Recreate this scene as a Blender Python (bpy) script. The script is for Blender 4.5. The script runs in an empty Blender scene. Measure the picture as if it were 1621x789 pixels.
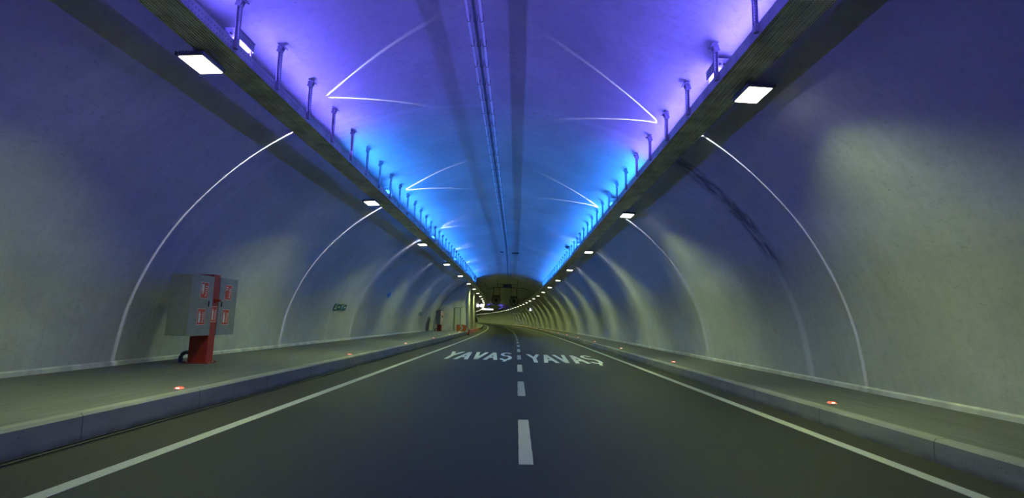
import bpy, bmesh, math, random
from mathutils import Vector, Matrix
random.seed(7)
S = bpy.context.scene
COL = S.collection
PI = math.pi

# ------------------------------------------------------------------ camera, world, exposure
F_PX, CAM_Z, ROLL = 810.5, 1.33, 0.022
VX, VY = 818.0, 509.0            # where the straight tunnel vanishes in the 1621x789 frame
cd = bpy.data.cameras.new('camera')
cam = bpy.data.objects.new('camera', cd); COL.objects.link(cam)
cd.sensor_width = 36.0; cd.lens = 36.0 * F_PX / 1621.0; cd.clip_start = 0.05; cd.clip_end = 800
yc = Vector(((VX - 810.5) / F_PX, -(VY - 394.5) / F_PX, -1.0)).normalized()
t_ = (math.sin(ROLL) * yc.x + math.cos(ROLL) * yc.y) / (-yc.z)
zc = Vector((math.sin(ROLL), math.cos(ROLL), t_)).normalized()
xc = yc.cross(zc).normalized()
M = Matrix((xc, yc, zc))
cam.matrix_world = Matrix.Translation((0, 0, CAM_Z)) @ M.to_4x4()
S.camera = cam
S.view_settings.view_transform = 'Standard'; S.view_settings.look = 'None'
S.view_settings.gamma = 1.0; S.view_settings.use_curve_mapping = False
S.view_settings.exposure = 0.0
w = bpy.data.worlds.new('world'); S.world = w; w.use_nodes = True
w.node_tree.nodes['Background'].inputs[0].default_value = (0.30, 0.32, 0.45, 1)
w.node_tree.nodes['Background'].inputs[1].default_value = 0.02
try: S.cycles.use_light_tree = True
except Exception: pass
LAMP_W = 165.0                   # watts of each white tunnel lamp
LAMP_COL = (0.77, 1.0, 0.33)
LAMP_SPREAD = 134
LED_STR = 3.0
LED_WM = 28.0                    # watts per metre of the coloured bars
LED_TILT, LED_SPREAD = 42, 165
LED_VIOLET = (0.130, 0.100, 1.0)
LED_BLUE = (0.025, 0.21, 1.0)
SLIT_W = 800.0

# ------------------------------------------------------------------ helpers
def path(Y, X=0.0, Z=0.0):
    if Y <= 25: return Vector((X, Y, Z))
    a = (Y - 25) / 1350.0
    return Vector((-(Y - 25) ** 2 / 2700.0 + X * math.cos(a), Y + X * math.sin(a), Z))
def heading(Y): return 0.0 if Y <= 25 else (Y - 25) / 1350.0

def mesh_obj(name, bm, mat=None, parent=None, smooth=False, recalc=True):
    if recalc: bmesh.ops.recalc_face_normals(bm, faces=bm.faces)
    me = bpy.data.meshes.new(name); bm.to_mesh(me); bm.free()
    if smooth:
        for p in me.polygons: p.use_smooth = True
    o = bpy.data.objects.new(name, me); COL.objects.link(o)
    if mat: me.materials.append(mat)
    if parent: o.parent = parent
    return o
def tag(o, label=None, cat=None, group=None, kind=None):
    if label: o['label'] = label
    if cat: o['category'] = cat
    if group: o['group'] = group
    if kind: o['kind'] = kind
    return o
def thing(name, label, cat, loc=(0, 0, 0), rz=0.0, group=None):
    o = bpy.data.objects.new(name, None); COL.objects.link(o); o.empty_display_size = 0.1
    o.location = loc; o.rotation_euler = (0, 0, rz)
    return tag(o, label, cat, group)
def kids(o): return [c for c in bpy.data.objects if c.parent == o]
def copy_tree(o, parent=None):
    c = o.copy(); COL.objects.link(c)
    if parent: c.parent = parent
    for k in KIDS.get(o.name) or KIDS.setdefault(o.name, kids(o)): copy_tree(k, c)
    return c
KIDS = {}
def box(bm, c, s, rot=None, bevel=0.0):
    m = Matrix.Translation(c)
    if rot is not None: m = m @ rot.to_4x4()
    r = bmesh.ops.create_cube(bm, size=1.0, matrix=m @ Matrix.Diagonal((s[0], s[1], s[2], 1)))
    if bevel > 0:
        es = list({e for v in r['verts'] for e in v.link_edges})
        bmesh.ops.bevel(bm, geom=es, offset=bevel, segments=2, profile=0.6, affect='EDGES')
def cyl(bm, a, b, r, r2=None, n=12, caps=True):
    a = Vector(a); b = Vector(b); d = b - a
    q = d.to_track_quat('Z', 'Y').to_matrix().to_4x4()
    bmesh.ops.create_cone(bm, cap_ends=caps, segments=n, radius1=r, radius2=r if r2 is None else r2, depth=d.length,
                          matrix=Matrix.Translation((a + b) / 2) @ q)
def tube(bm, pts, r, n=8):
    pts = [Vector(p) for p in pts]; rings = []
    for i, p in enumerate(pts):
        d = (pts[min(i + 1, len(pts) - 1)] - pts[max(i - 1, 0)]).normalized()
        up = Vector((0, 0, 1)) if abs(d.z) < 0.9 else Vector((0, 1, 0))
        s = d.cross(up).normalized(); u = s.cross(d)
        rings.append([bm.verts.new(p + r * (math.cos(2 * PI * k / n) * s + math.sin(2 * PI * k / n) * u)) for k in range(n)])
    for i in range(len(rings) - 1):
        for k in range(n):
            bm.faces.new((rings[i][k], rings[i][(k + 1) % n], rings[i + 1][(k + 1) % n], rings[i + 1][k]))
    bm.faces.new(rings[0]); bm.faces.new(list(reversed(rings[-1])))
def arc(c, r, a0, a1, n, plane='xz'):
    out = []
    for i in range(n + 1):
        a = a0 + (a1 - a0) * i / n
        out.append(Vector((c[0] + r * math.cos(a), c[1], c[2] + r * math.sin(a))))
    return out
def stations(y0, y1):
    out = [y0]; y = y0
    while y < y1 - 1e-6:
        y = min(y1, y + (4.0 if y < 60 else 6.0)); out.append(y)
    return out
def sweep(bm, prof, y0, y1, closed=True, caps=True):
    """extrude a closed outline of (X, Z) along the tunnel's path"""
    rings = []
    for y in stations(y0, y1): rings.append([bm.verts.new(path(y, x, z)) for x, z in prof])
    n = len(prof)
    for i in range(len(rings) - 1):
        for k in range(n if closed else n - 1):
            bm.faces.new((rings[i][k], rings[i][(k + 1) % n], rings[i + 1][(k + 1) % n], rings[i + 1][k]))
    if closed and caps: bm.faces.new(rings[0]); bm.faces.new(list(reversed(rings[-1])))
def rect(x0, x1, z0, z1): return [(x0, z0), (x1, z0), (x1, z1), (x0, z1)]
def prism(bm, outline, y0, y1):
    a = [bm.verts.new((x, y0, z)) for x, z in outline]; b = [bm.verts.new((x, y1, z)) for x, z in outline]
    n = len(a)
    for k in range(n): bm.faces.new((a[k], a[(k + 1) % n], b[(k + 1) % n], b[k]))
    bm.faces.new(a); bm.faces.new(list(reversed(b)))

# ------------------------------------------------------------------ materials
def new_mat(name):
    m = bpy.data.materials.new(name); m.use_nodes = True
    nt = m.node_tree; b = nt.nodes['Principled BSDF']; return m, nt, b
def N(nt, t, **kw):
    n = nt.nodes.new(t)
    for k, v in kw.items(): setattr(n, k, v)
    return n
def math_n(nt, op, a=None, b=None, clamp=False):
    n = N(nt, 'ShaderNodeMath', operation=op); n.use_clamp = clamp
    for i, v in enumerate((a, b)):
        if v is None: continue
        if isinstance(v, (int, float)): n.inputs[i].default_value = v
        else: nt.links.new(v, n.inputs[i])
    return n.outputs[0]
def mix_c(nt, fac, a, b, blend='MIX'):
    n = N(nt, 'ShaderNodeMix', data_type='RGBA', blend_type=blend)
    for i, v in ((0, fac), (6, a), (7, b)):
        if isinstance(v, (int, float)): n.inputs[i].default_value = v
        elif isinstance(v, tuple): n.inputs[i].default_value = (*v, 1) if len(v) == 3 else v
        else: nt.links.new(v, n.inputs[i])
    return n.outputs[2]
def noise(nt, vec, scale, detail=4, rough=0.55, dist=0.0):
    n = N(nt, 'ShaderNodeTexNoise'); n.inputs['Scale'].default_value = scale; n.inputs['Detail'].default_value = detail
    n.inputs['Roughness'].default_value = rough; n.inputs['Distortion'].default_value = dist
    if vec is not None: nt.links.new(vec, n.inputs['Vector'])
    return n.outputs['Fac']
def maprange(nt, v, a, b, c=0.0, d=1.0, smooth=True):
    n = N(nt, 'ShaderNodeMapRange'); n.interpolation_type = 'SMOOTHSTEP' if smooth else 'LINEAR'
    nt.links.new(v, n.inputs[0])
    for i, x in enumerate((a, b, c, d)): n.inputs[i + 1].default_value = x
    return n.outputs[0]
def scaled(nt, sc):
    tc = N(nt, 'ShaderNodeTexCoord'); mp = N(nt, 'ShaderNodeMapping'); mp.inputs['Scale'].default_value = sc
    nt.links.new(tc.outputs['Object'], mp.inputs[0]); return mp.outputs[0]
def bump(nt, b, h, strength, dist):
    n = N(nt, 'ShaderNodeBump'); n.inputs['Strength'].default_value = strength; n.inputs['Distance'].default_value = dist
    nt.links.new(h, n.inputs['Height']); nt.links.new(n.outputs[0], b.inputs['Normal'])
def simple(name, col, rough=0.5, metal=0.0, var=0.12, scale=30.0, bmp=0.0):
    m, nt, b = new_mat(name)
    v = scaled(nt, (1, 1, 1)); f = noise(nt, v, scale)
    d = tuple(c * (1 - var) for c in col); l = tuple(min(1, c * (1 + var)) for c in col)
    nt.links.new(mix_c(nt, maprange(nt, f, 0.3, 0.7), d, l), b.inputs['Base Color'])
    b.inputs['Roughness'].default_value = rough; b.inputs['Metallic'].default_value = metal
    if bmp: bump(nt, b, f, bmp, 0.01)
    return m
def emit(name, col, strength, base=(0.8, 0.8, 0.8)):
    m, nt, b = new_mat(name)
    b.inputs['Base Color'].default_value = (*base, 1); b.inputs['Roughness'].default_value = 0.3
    f = noise(nt, scaled(nt, (1, 1, 1)), 5.0)
    nt.links.new(mix_c(nt, f, tuple(c * 0.97 for c in col), col), b.inputs['Emission Color'])
    b.inputs['Emission Strength'].default_value = strength
    return m

def lining_mat(name, stain=False, seed=0.0):
    """painted sprayed concrete: cloudy tone, pores, rubbed streaks round the bore, construction joints"""
    m, nt, b = new_mat(name)
    tc = N(nt, 'ShaderNodeTexCoord'); sep = N(nt, 'ShaderNodeSeparateXYZ'); nt.links.new(tc.outputs['Object'], sep.inputs[0])
    Y, Z = sep.outputs[1], sep.outputs[2]
    cloud = noise(nt, scaled(nt, (0.5, 0.35, 0.5)), 1.0, 5, 0.6, 0.4)
    streak = noise(nt, scaled(nt, (0.25, 2.2, 0.25)), 2.0, 5, 0.65)
    fine = noise(nt, scaled(nt, (1, 1, 1)), 9.0, 6, 0.75)
    c = mix_c(nt, maprange(nt, cloud, 0.3, 0.72), (0.40, 0.40, 0.385), (0.55, 0.55, 0.53))
    c = mix_c(nt, maprange(nt, streak, 0.35, 0.75, 0, 0.35), c, (0.36, 0.36, 0.35))
    c = mix_c(nt, maprange(nt, fine, 0.48, 0.68, 0, 0.5), c, (0.33, 0.325, 0.30))
    # pores and short scratches
    vo = N(nt, 'ShaderNodeTexVoronoi'); nt.links.new(scaled(nt, (1, 1, 1)), vo.inputs['Vector']); vo.inputs['Scale'].default_value = 5.0
    gate = noise(nt, scaled(nt, (1, 1, 1)), 1.3, 3)
    pore = math_n(nt, 'MULTIPLY', maprange(nt, vo.outputs['Distance'], 0.03, 0.075, 1, 0), maprange(nt, gate, 0.48, 0.6))
    c = mix_c(nt, math_n(nt, 'MULTIPLY', pore, 0.75), c, (0.13, 0.125, 0.115))
    scr = noise(nt, scaled(nt, (2.0, 0.9, 6.0)), 2.2, 2, 0.5, 1.6)
    line = maprange(nt, math_n(nt, 'ABSOLUTE', math_n(nt, 'SUBTRACT', scr, 0.5)), 0.0, 0.006, 1, 0)
    sg = noise(nt, scaled(nt, (1, 1, 1)), 0.55, 2)
    c = mix_c(nt, math_n(nt, 'MULTIPLY', line, maprange(nt, sg, 0.54, 0.62, 0, 0.8)), c, (0.20, 0.195, 0.185))
    # construction joints every 10.6 m
    k = math_n(nt, 'FRACT', math_n(nt, 'DIVIDE', math_n(nt, 'ADD', math_n(nt, 'SUBTRACT', Y, 11.0), 106 + 5.3), 10.6))
    dj = math_n(nt, 'MULTIPLY', math_n(nt, 'ABSOLUTE', math_n(nt, 'SUBTRACT', k, 0.5)), 10.6)
    jn = noise(nt, scaled(nt, (1.5, 1.5, 1.5)), 1.5, 4)
    djw = math_n(nt, 'ADD', dj, math_n(nt, 'MULTIPLY', math_n(nt, 'SUBTRACT', jn, 0.5), 0.12))
    c = mix_c(nt, maprange(nt, djw, 0.03, 0.12, 0.45, 0), c, (0.58, 0.58, 0.57))
    c = mix_c(nt, maprange(nt, dj, 0.004, 0.014, 0.5, 0), c, (0.22, 0.22, 0.21))
    if stain:
        # damp stain down the joint 11.6 m along, rusty-dark above and washed pale near the foot
        ds = math_n(nt, 'SUBTRACT', Y, 11.0)
        wob = math_n(nt, 'MULTIPLY', math_n(nt, 'SUBTRACT', noise(nt, scaled(nt, (0.9, 0.9, 0.9)), 1.6, 6, 0.65), 0.5), 0.5)
        a = math_n(nt, 'ABSOLUTE', math_n(nt, 'ADD', math_n(nt, 'ADD', ds, wob), 0.12))
        east = math_n(nt, 'GREATER_THAN', sep.outputs[0], 3.0)
        dark = math_n(nt, 'MULTIPLY', math_n(nt, 'MULTIPLY', maprange(nt, a, 0.08, 0.36, 1, 0), east), maprange(nt, Z, 2.2, 3.0))
        rag = maprange(nt, noise(nt, scaled(nt, (3, 9, 3)), 1.0, 5), 0.35, 0.6, 0.25, 0.85)
        c = mix_c(nt, math_n(nt, 'MULTIPLY', dark, rag), c, (0.07, 0.065, 0.07))
        pale = math_n(nt, 'MULTIPLY', math_n(nt, 'MULTIPLY', maprange(nt, math_n(nt, 'ABSOLUTE', ds), 0.04, 0.17, 1, 0), east), maprange(nt, Z, 3.2, 1.6))
        c = mix_c(nt, math_n(nt, 'MULTIPLY', pale, 0.6), c, (0.72, 0.73, 0.73))
    # splash band and grime low on the wall
    gr = noise(nt, scaled(nt, (1, 5, 1)), 1.0, 5)
    low = math_n(nt, 'MULTIPLY', maprange(nt, Z, 0.25, 0.9, 1, 0), maprange(nt, gr, 0.42, 0.7))
    c = mix_c(nt, math_n(nt, 'MULTIPLY', low, 0.35), c, (0.30, 0.30, 0.24))
    nt.links.new(c, b.inputs['Base Color']); b.inputs['Roughness'].default_value = 0.62
    h = math_n(nt, 'ADD', fine, math_n(nt, 'MULTIPLY', cloud, 2.0))
    bump(nt, b, h, 0.25, 0.02)
    return m
M_wall = M_wall_r = lining_mat('painted_lining', True)

def asphalt(name, c0, c1, sc=90.0, rough=0.62):
    m, nt, b = new_mat(name)
    f = noise(nt, scaled(nt, (1, 1, 1)), sc, 3, 0.7)
    big = noise(nt, scaled(nt, (1.2, 0.12, 1)), 1.0, 4)
    vo = N(nt, 'ShaderNodeTexVoronoi'); nt.links.new(scaled(nt, (1, 1, 1)), vo.inputs['Vector']); vo.inputs['Scale'].default_value = 75.0
    c = mix_c(nt, maprange(nt, f, 0.42, 0.60), c0, c1)
    c = mix_c(nt, maprange(nt, big, 0.35, 0.7, 0, 0.35), c, tuple(x * 0.75 for x in c0))
    c = mix_c(nt, math_n(nt, 'MULTIPLY', vo.outputs['Color'], 0.30), c, tuple(min(1, x * 2.1) for x in c1))
    nt.links.new(c, b.inputs['Base Color']); b.inputs['Roughness'].default_value = rough; b.inputs['Specular IOR Level'].default_value = 0.22
    bump(nt, b, f, 0.6, 0.006)
    return m
M_road = asphalt('asphalt', (0.009, 0.009, 0.0095), (0.022, 0.022, 0.0225))
M_shoulder = asphalt('worn_shoulder', (0.018, 0.017, 0.015), (0.034, 0.032, 0.028), 40.0, 0.75)

def walk_mat():
    m, nt, b = new_mat('sidewalk_concrete')
    st = noise(nt, scaled(nt, (4.0, 0.5, 1)), 2.0, 6, 0.65, 0.6)
    cl = noise(nt, scaled(nt, (0.7, 0.4, 1)), 1.0, 4)
    fi = noise(nt, scaled(nt, (1, 1, 1)), 40, 4)
    c = mix_c(nt, maprange(nt, st, 0.3, 0.7), (0.078, 0.077, 0.074), (0.122, 0.120, 0.115))
    c = mix_c(nt, maprange(nt, cl, 0.4, 0.7, 0, 0.4), c, (0.075, 0.074, 0.07))
    c = mix_c(nt, maprange(nt, fi, 0.55, 0.7, 0, 0.3), c, (0.06, 0.06, 0.056))
    nt.links.new(c, b.inputs['Base Color']); b.inputs['Roughness'].default_value = 0.7
    bump(nt, b, st, 0.3, 0.01); return m
M_walk = walk_mat()
def kerb_mat():
    m, nt, b = new_mat('kerb_concrete')
    tc = N(nt, 'ShaderNodeTexCoord'); sep = N(nt, 'ShaderNodeSeparateXYZ'); nt.links.new(tc.outputs['Object'], sep.inputs[0])
    cl = noise(nt, scaled(nt, (1, 0.6, 2)), 2.0, 5)
    c = mix_c(nt, maprange(nt, cl, 0.3, 0.7), (0.175, 0.172, 0.158), (0.235, 0.230, 0.215))
    vo = N(nt, 'ShaderNodeTexVoronoi'); nt.links.new(scaled(nt, (1, 1, 1)), vo.inputs['Vector']); vo.inputs['Scale'].default_value = 26.0
    g = noise(nt, scaled(nt, (1, 1, 1)), 3.0, 3)
    p = math_n(nt, 'MULTIPLY', maprange(nt, vo.outputs['Distance'], 0.08, 0.2, 1, 0), maprange(nt, g, 0.45, 0.6))
    c = mix_c(nt, math_n(nt, 'MULTIPLY', p, 0.8), c, (0.05, 0.05, 0.05))
    k = math_n(nt, 'FRACT', math_n(nt, 'DIVIDE', math_n(nt, 'ADD', sep.outputs[1], 51.5), 2.0))
    j = maprange(nt, math_n(nt, 'ABSOLUTE', math_n(nt, 'SUBTRACT', k, 0.5)), 0.002, 0.006, 0.8, 0)
    c = mix_c(nt, j, c, (0.07, 0.07, 0.07))
    dirt = math_n(nt, 'MULTIPLY', maprange(nt, sep.outputs[2], 0.0, 0.09, 1, 0), maprange(nt, g, 0.3, 0.6, 0.3, 0.8))
    c = mix_c(nt, dirt, c, (0.055, 0.053, 0.05))
    nt.links.new(c, b.inputs['Base Color']); b.inputs['Roughness'].default_value = 0.7
    bump(nt, b, cl, 0.2, 0.01); return m
M_kerb = kerb_mat()
def paint_mat(name, c1, c2):
    m, nt, b = new_mat(name)
    f = noise(nt, scaled(nt, (1, 1, 1)), 45, 5, 0.7); g = noise(nt, scaled(nt, (1, 1, 1)), 2.2, 4)
    c = mix_c(nt, maprange(nt, f, 0.4, 0.75), c1, c2)
    wr = math_n(nt, 'MULTIPLY', maprange(nt, f, 0.62, 0.72), maprange(nt, g, 0.45, 0.7))
    c = mix_c(nt, wr, c, (0.09, 0.09, 0.09))
    nt.links.new(c, b.inputs['Base Color']); b.inputs['Roughness'].default_value = 0.6; return m
M_paint = paint_mat('road_paint', (0.33, 0.33, 0.315), (0.24, 0.24, 0.23)); M_paint_bright = paint_mat('brightened_road_paint', (0.72, 0.72, 0.68), (0.58, 0.58, 0.55))  # lettering copy is lightened in colour to stand in for missing light farther in
def perf_mat(name, base, sy, sx):
    """sheet steel punched with rows of round holes"""
    m, nt, b = new_mat(name)
    vo = N(nt, 'ShaderNodeTexVoronoi'); vo.inputs['Randomness'].default_value = 0.0; vo.inputs['Scale'].default_value = 1.0
    nt.links.new(scaled(nt, (sx, sy, sx)), vo.inputs['Vector'])
    hole = maprange(nt, vo.outputs['Distance'], 0.18, 0.26, 1, 0)
    g = noise(nt, scaled(nt, (1, 1, 1)), 3.0, 5)
    c = mix_c(nt, maprange(nt, g, 0.35, 0.7), base, tuple(x * 0.6 for x in base))
    c = mix_c(nt, hole, c, (0.015, 0.015, 0.015))
    nt.links.new(c, b.inputs['Base Color']); b.inputs['Roughness'].default_value = 0.5; b.inputs['Metallic'].default_value = 0.1
    bump(nt, b, hole, 0.4, -0.003); return m
M_tray = perf_mat('perforated_tray_steel', (0.85, 0.85, 0.74), 28.0, 38.0)
M_lip = perf_mat('perforated_side_rail', (0.50, 0.50, 0.50), 16.0, 14.0)
M_post = perf_mat('slotted_channel_steel', (0.36, 0.36, 0.38), 1.0, 26.0)
M_galv = simple('galvanised_steel', (0.42, 0.42, 0.43), 0.42, 0.5, 0.2)
M_plinth = simple('pale_plinth', (0.50, 0.50, 0.47), 0.7, 0, 0.2, 3.0)
M_plate = simple('weathered_plate_steel', (0.20, 0.20, 0.21), 0.5, 0.3)
M_dark = simple('dark_steel', (0.06, 0.06, 0.06), 0.5, 0.3)
M_black = simple('black_rubber', (0.015, 0.015, 0.016), 0.6)
M_house = simple('lamp_housing_paint', (0.16, 0.16, 0.15), 0.5, 0.3)
M_boxpl = simple('pale_enclosure', (0.30, 0.30, 0.33), 0.35)
M_pipe_l = simple('pale_conduit', (0.85, 0.85, 0.87), 0.3)
M_pipe_d = simple('grey_water_pipe', (0.10, 0.10, 0.105), 0.5, 0.3)
M_cab = simple('cabinet_grey_paint', (0.25, 0.25, 0.24), 0.45, 0.15, 0.08, 6.0)
M_red = simple('signal_red_paint', (0.33, 0.030, 0.018), 0.42, 0.0, 0.12, 5.0)
M_redst = simple('sticker_red', (0.62, 0.065, 0.02), 0.4)
M_white = simple('sticker_white', (0.62, 0.62, 0.60), 0.45, 0.0, 0.05)
M_green = simple('sign_green', (0.012, 0.10, 0.075), 0.4)
M_orange = simple('board_orange', (0.75, 0.16, 0.01), 0.4)
M_blue = simple('reflector_blue', (0.10, 0.22, 0.45), 0.25)
M_lamp = emit('lamp_glass_lit', (1.0, 1.0, 0.72), 14.0)
M_stud_lens = emit('red_lens_lit', (1.0, 0.10, 0.05), 2.2, (0.6, 0.05, 0.03))
M_stud_core = emit('stud_led_lit', (1.0, 0.75, 0.62), 3.0)
M_led_v = emit('violet_led_lit', LED_VIOLET, LED_STR)
M_led_b = emit('blue_led_lit', LED_BLUE, LED_STR)
M_led_far = emit('far_violet_led_lit', (0.10, 0.07, 0.9), 10)
M_vms = emit('sign_white_lit', (0.85, 0.85, 1.0), 3.0)
M_sigw = emit('signal_lit', (0.8, 0.85, 1.0), 2.0)
M_door = simple('door_green_grey', (0.34, 0.35, 0.30), 0.5)

# ------------------------------------------------------------------ the setting: arch, bulkhead, road, walks
AX = -0.92; LT, RT = 0.28, 0.235           # tunnel axis, left and right sidewalk levels
DH = [(0.0, 4.80), (1.5, 4.67), (3.0, 4.25), (4.0, 3.78), (5.0, 3.06), (5.9, 2.12), (6.5, 1.18), (6.92, 0.1), (7.10, -1.05), (7.12, -1.45)]
def catmull(P, n=6):
    out = []
    Q = [(-P[1][0], P[1][1])] + P + [(P[-1][0], P[-1][1] - 0.4)]
    for i in range(1, len(Q) - 2):
        p0, p1, p2, p3 = Q[i - 1:i + 3]
        for k in range(n):
            t = k / n
            out.append(tuple(0.5 * ((2 * p1[j]) + (-p0[j] + p2[j]) * t + (2 * p0[j] - 5 * p1[j] + 4 * p2[j] - p3[j]) * t * t
                             + (-p0[j] + 3 * p1[j] - 3 * p2[j] + p3[j]) * t ** 3) for j in (0, 1)))
    out.append(P[-1]); return out
HALF = [(d, h + CAM_Z) for d, h in catmull(DH)]
def ceil_z(X):
    d = abs(X - AX)
    for a, b in zip(HALF, HALF[1:]):
        if a[0] <= d <= b[0]: return a[1] + (b[1] - a[1]) * (d - a[0]) / (b[0] - a[0])
    return 0
def wall_d(z):
    for a, b in zip(HALF, HALF[1:]):
        if b[1] <= z <= a[1]: return a[0] + (b[0] - a[0]) * (z - a[1]) / (b[1] - a[1])
    return 7.1
SPLIT = next(i for i, p in enumerate(HALF) if p[1] < 4.3)
def thicken(line, t=0.35):
    out = []
    for i, p in enumerate(line):
        a = line[max(i - 1, 0)]; b = line[min(i + 1, len(line) - 1)]
        dx, dz = b[0] - a[0], b[1] - a[1]; L = math.hypot(dx, dz)
        out.append((p[0] + dz / L * -t, p[1] + dx / L * t))
    return line + out[::-1]
left_side = [(AX - d, z) for d, z in HALF]; right_side = [(AX + d, z) for d, z in HALF]
YB, YE, YN = -16.0, 330.0, 51.0
def structure(name, bm, m, smooth=False): return tag(mesh_obj(name, bm, m, None, smooth), kind='structure')
def auto(o, ang=35):
    me = o.data
    for p in me.polygons: p.use_smooth = True
    try: me.set_sharp_from_angle(angle=math.radians(ang))
    except Exception: pass
    return o
bm = bmesh.new(); sweep(bm, thicken(left_side[SPLIT:][::-1]), YB, YN); auto(structure('wall_left', bm, M_wall))
bm = bmesh.new(); sweep(bm, thicken(left_side[:SPLIT + 1][::-1] + right_side[1:SPLIT + 1]), YB, YE); auto(structure('ceiling', bm, M_wall))
bm = bmesh.new(); sweep(bm, thicken(right_side[SPLIT:]), YB, YE); auto(structure('wall_right', bm, M_wall_r))
# narrower bore beyond the bay
NAR = [(-4.70, -0.1), (-4.78, 1.4), (-4.86, 2.9), (-4.88, 3.9), (-4.84, 4.55), (-4.74, 4.95)]
zj = ceil_z(-4.4); NAR.append((-4.5, ceil_z(-4.5) - 0.04)); NAR.append((-4.3, ceil_z(-4.3) - 0.01))
bm = bmesh.new(); sweep(bm, thicken(NAR, 0.3), YN, 69.0); auto(structure('wall_narrow_bore', bm, M_wall), 50).name = 'wall_inner'
# end wall of the bay
o_ = [(AX - d, z) for d, z in HALF if AX - d < -4.42]
outl = [(-4.42, ceil_z(-4.42))] + o_ + [(-4.70, -0.1)] + NAR[1:-2]
bm = bmesh.new(); prism(bm, outl, YN, YN + 0.3)
structure('wall_end', bm, M_wall).location = path(YN) - Vector((0, YN, 0))
bm = bmesh.new(); sweep(bm, thicken(left_side[SPLIT:][::-1]), 69.0, YE); auto(structure('wall_left_far', bm, M_wall))
bm = bmesh.new(); sweep(bm, [(-8.3, -0.2), (-4.65, -0.2), (-4.65, LT), (-8.3, LT)], 69.0, YE); structure('floor_sidewalk_far', bm, M_walk)
# low pale plinth at the foot of both walls
for nm, s, zb, ye in (('baseboard_left', -1, LT, YN), ('baseboard_right', 1, RT, YE)):
    xb = AX + s * (wall_d(zb + 0.05) + 0.02)
    bm = bmesh.new(); sweep(bm, [(xb, zb - 0.01), (xb - s * 0.075, zb - 0.01), (xb - s * 0.07, zb + 0.07), (xb, zb + 0.105)], YB, ye)
    structure(nm, bm, M_plinth)
LE, RE, CL = -3.42, 3.80, 0.115            # edge lines and centre line
KL, KR = -4.49, 4.27                       # kerb faces
bm = bmesh.new(); sweep(bm, rect(LE - 0.02, RE + 0.05, -0.3, 0.0), YB, YE); structure('floor', bm, M_road)
bm = bmesh.new(); sweep(bm, rect(KL + 0.16, LE - 0.02, -0.3, 0.0), YB, YE); structure('floor_shoulder_left', bm, M_shoulder)
bm = bmesh.new(); sweep(bm, rect(RE + 0.05, KR + 0.01, -0.3, 0.0), YB, YE); structure('floor_shoulder_right', bm, M_shoulder)
bm = bmesh.new(); sweep(bm, [(-8.3, -0.2), (KL - 0.16, -0.2), (KL - 0.16, LT), (-8.3, LT + 0.0)], YB, YN + 0.1); structure('floor_sidewalk_left', bm, M_walk)
bm = bmesh.new(); sweep(bm, [(KR + 0.16, -0.2), (6.5, -0.2), (6.5, RT), (KR + 0.16, RT)], YB, YE); structure('floor_sidewalk_right', bm, M_walk)
def kerb(xf, s, zt): # face x, outward sign
    return [(xf, -0.3), (xf + s * 0.02, zt - 0.03), (xf + s * 0.045, zt), (xf + s * 0.16, zt + 0.002), (xf + s * 0.16, -0.3)]
bm = bmesh.new(); sweep(bm, kerb(KL, -1, LT), YB, YE); structure('trim_1', bm, M_kerb)
bm = bmesh.new(); sweep(bm, kerb(KR, 1, RT), YB, YE); structure('trim_2', bm, M_kerb)
# slot drain along the left kerb: two rails with dark slots between
dr = thing('slot_drain', 'long slot drain with two dark grooves along the foot of the left kerb', 'drain', (0, 0, 0))
bm = bmesh.new(); sweep(bm, rect(KL + 0.02, KL + 0.16, -0.3, -0.045), YB, 120); mesh_obj('channel', bm, M_black, dr)
bm = bmesh.new()
for x0, x1 in ((KL + 0.0005, KL + 0.010), (KL + 0.050, KL + 0.100), (KL + 0.140, KL + 0.1595)):
    sweep(bm, rect(x0, x1, -0.29, 0.004), YB, 120)
mesh_obj('rail', bm, M_shoulder, dr)

# ------------------------------------------------------------------ road markings
def strip(name, x0, x1, y0, y1, label, group=None):
    bm = bmesh.new(); sweep(bm, rect(x0, x1, 0.0005, 0.006), y0, y1)
    return tag(mesh_obj(name, bm, M_paint), label, 'road marking', group)
strip('edge_line', LE - 0.075, LE + 0.075, YB, YE, 'solid white edge line painted along the left side of the road')
strip('edge_line', RE - 0.11, RE + 0.04, YB, YE, 'solid white edge line painted along the right side of the road')
ORD = ['first', 'second', 'third', 'fourth', 'fifth', 'sixth', 'seventh', 'eighth', 'ninth', 'tenth', 'eleventh', 'twelfth', 'thirteenth',
       'fourteenth', 'fifteenth', 'sixteenth', 'seventeenth', 'eighteenth', 'nineteenth', 'twentieth']
def ordn(i):
    if i < 20: return ORD[i]
    tens = ['', '', 'twenty', 'thirty', 'forty', 'fifty', 'sixty', 'seventy'][(i + 1) // 10]; u = (i + 1) % 10
    if u == 0: return {'twenty': 'twentieth', 'thirty': 'thirtieth', 'forty': 'fortieth', 'fifty': 'fiftieth', 'sixty': 'sixtieth', 'seventy': 'seventieth'}[tens]
    return tens + '-' + ORD[u - 1]
y = 5.02; i = 0
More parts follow.
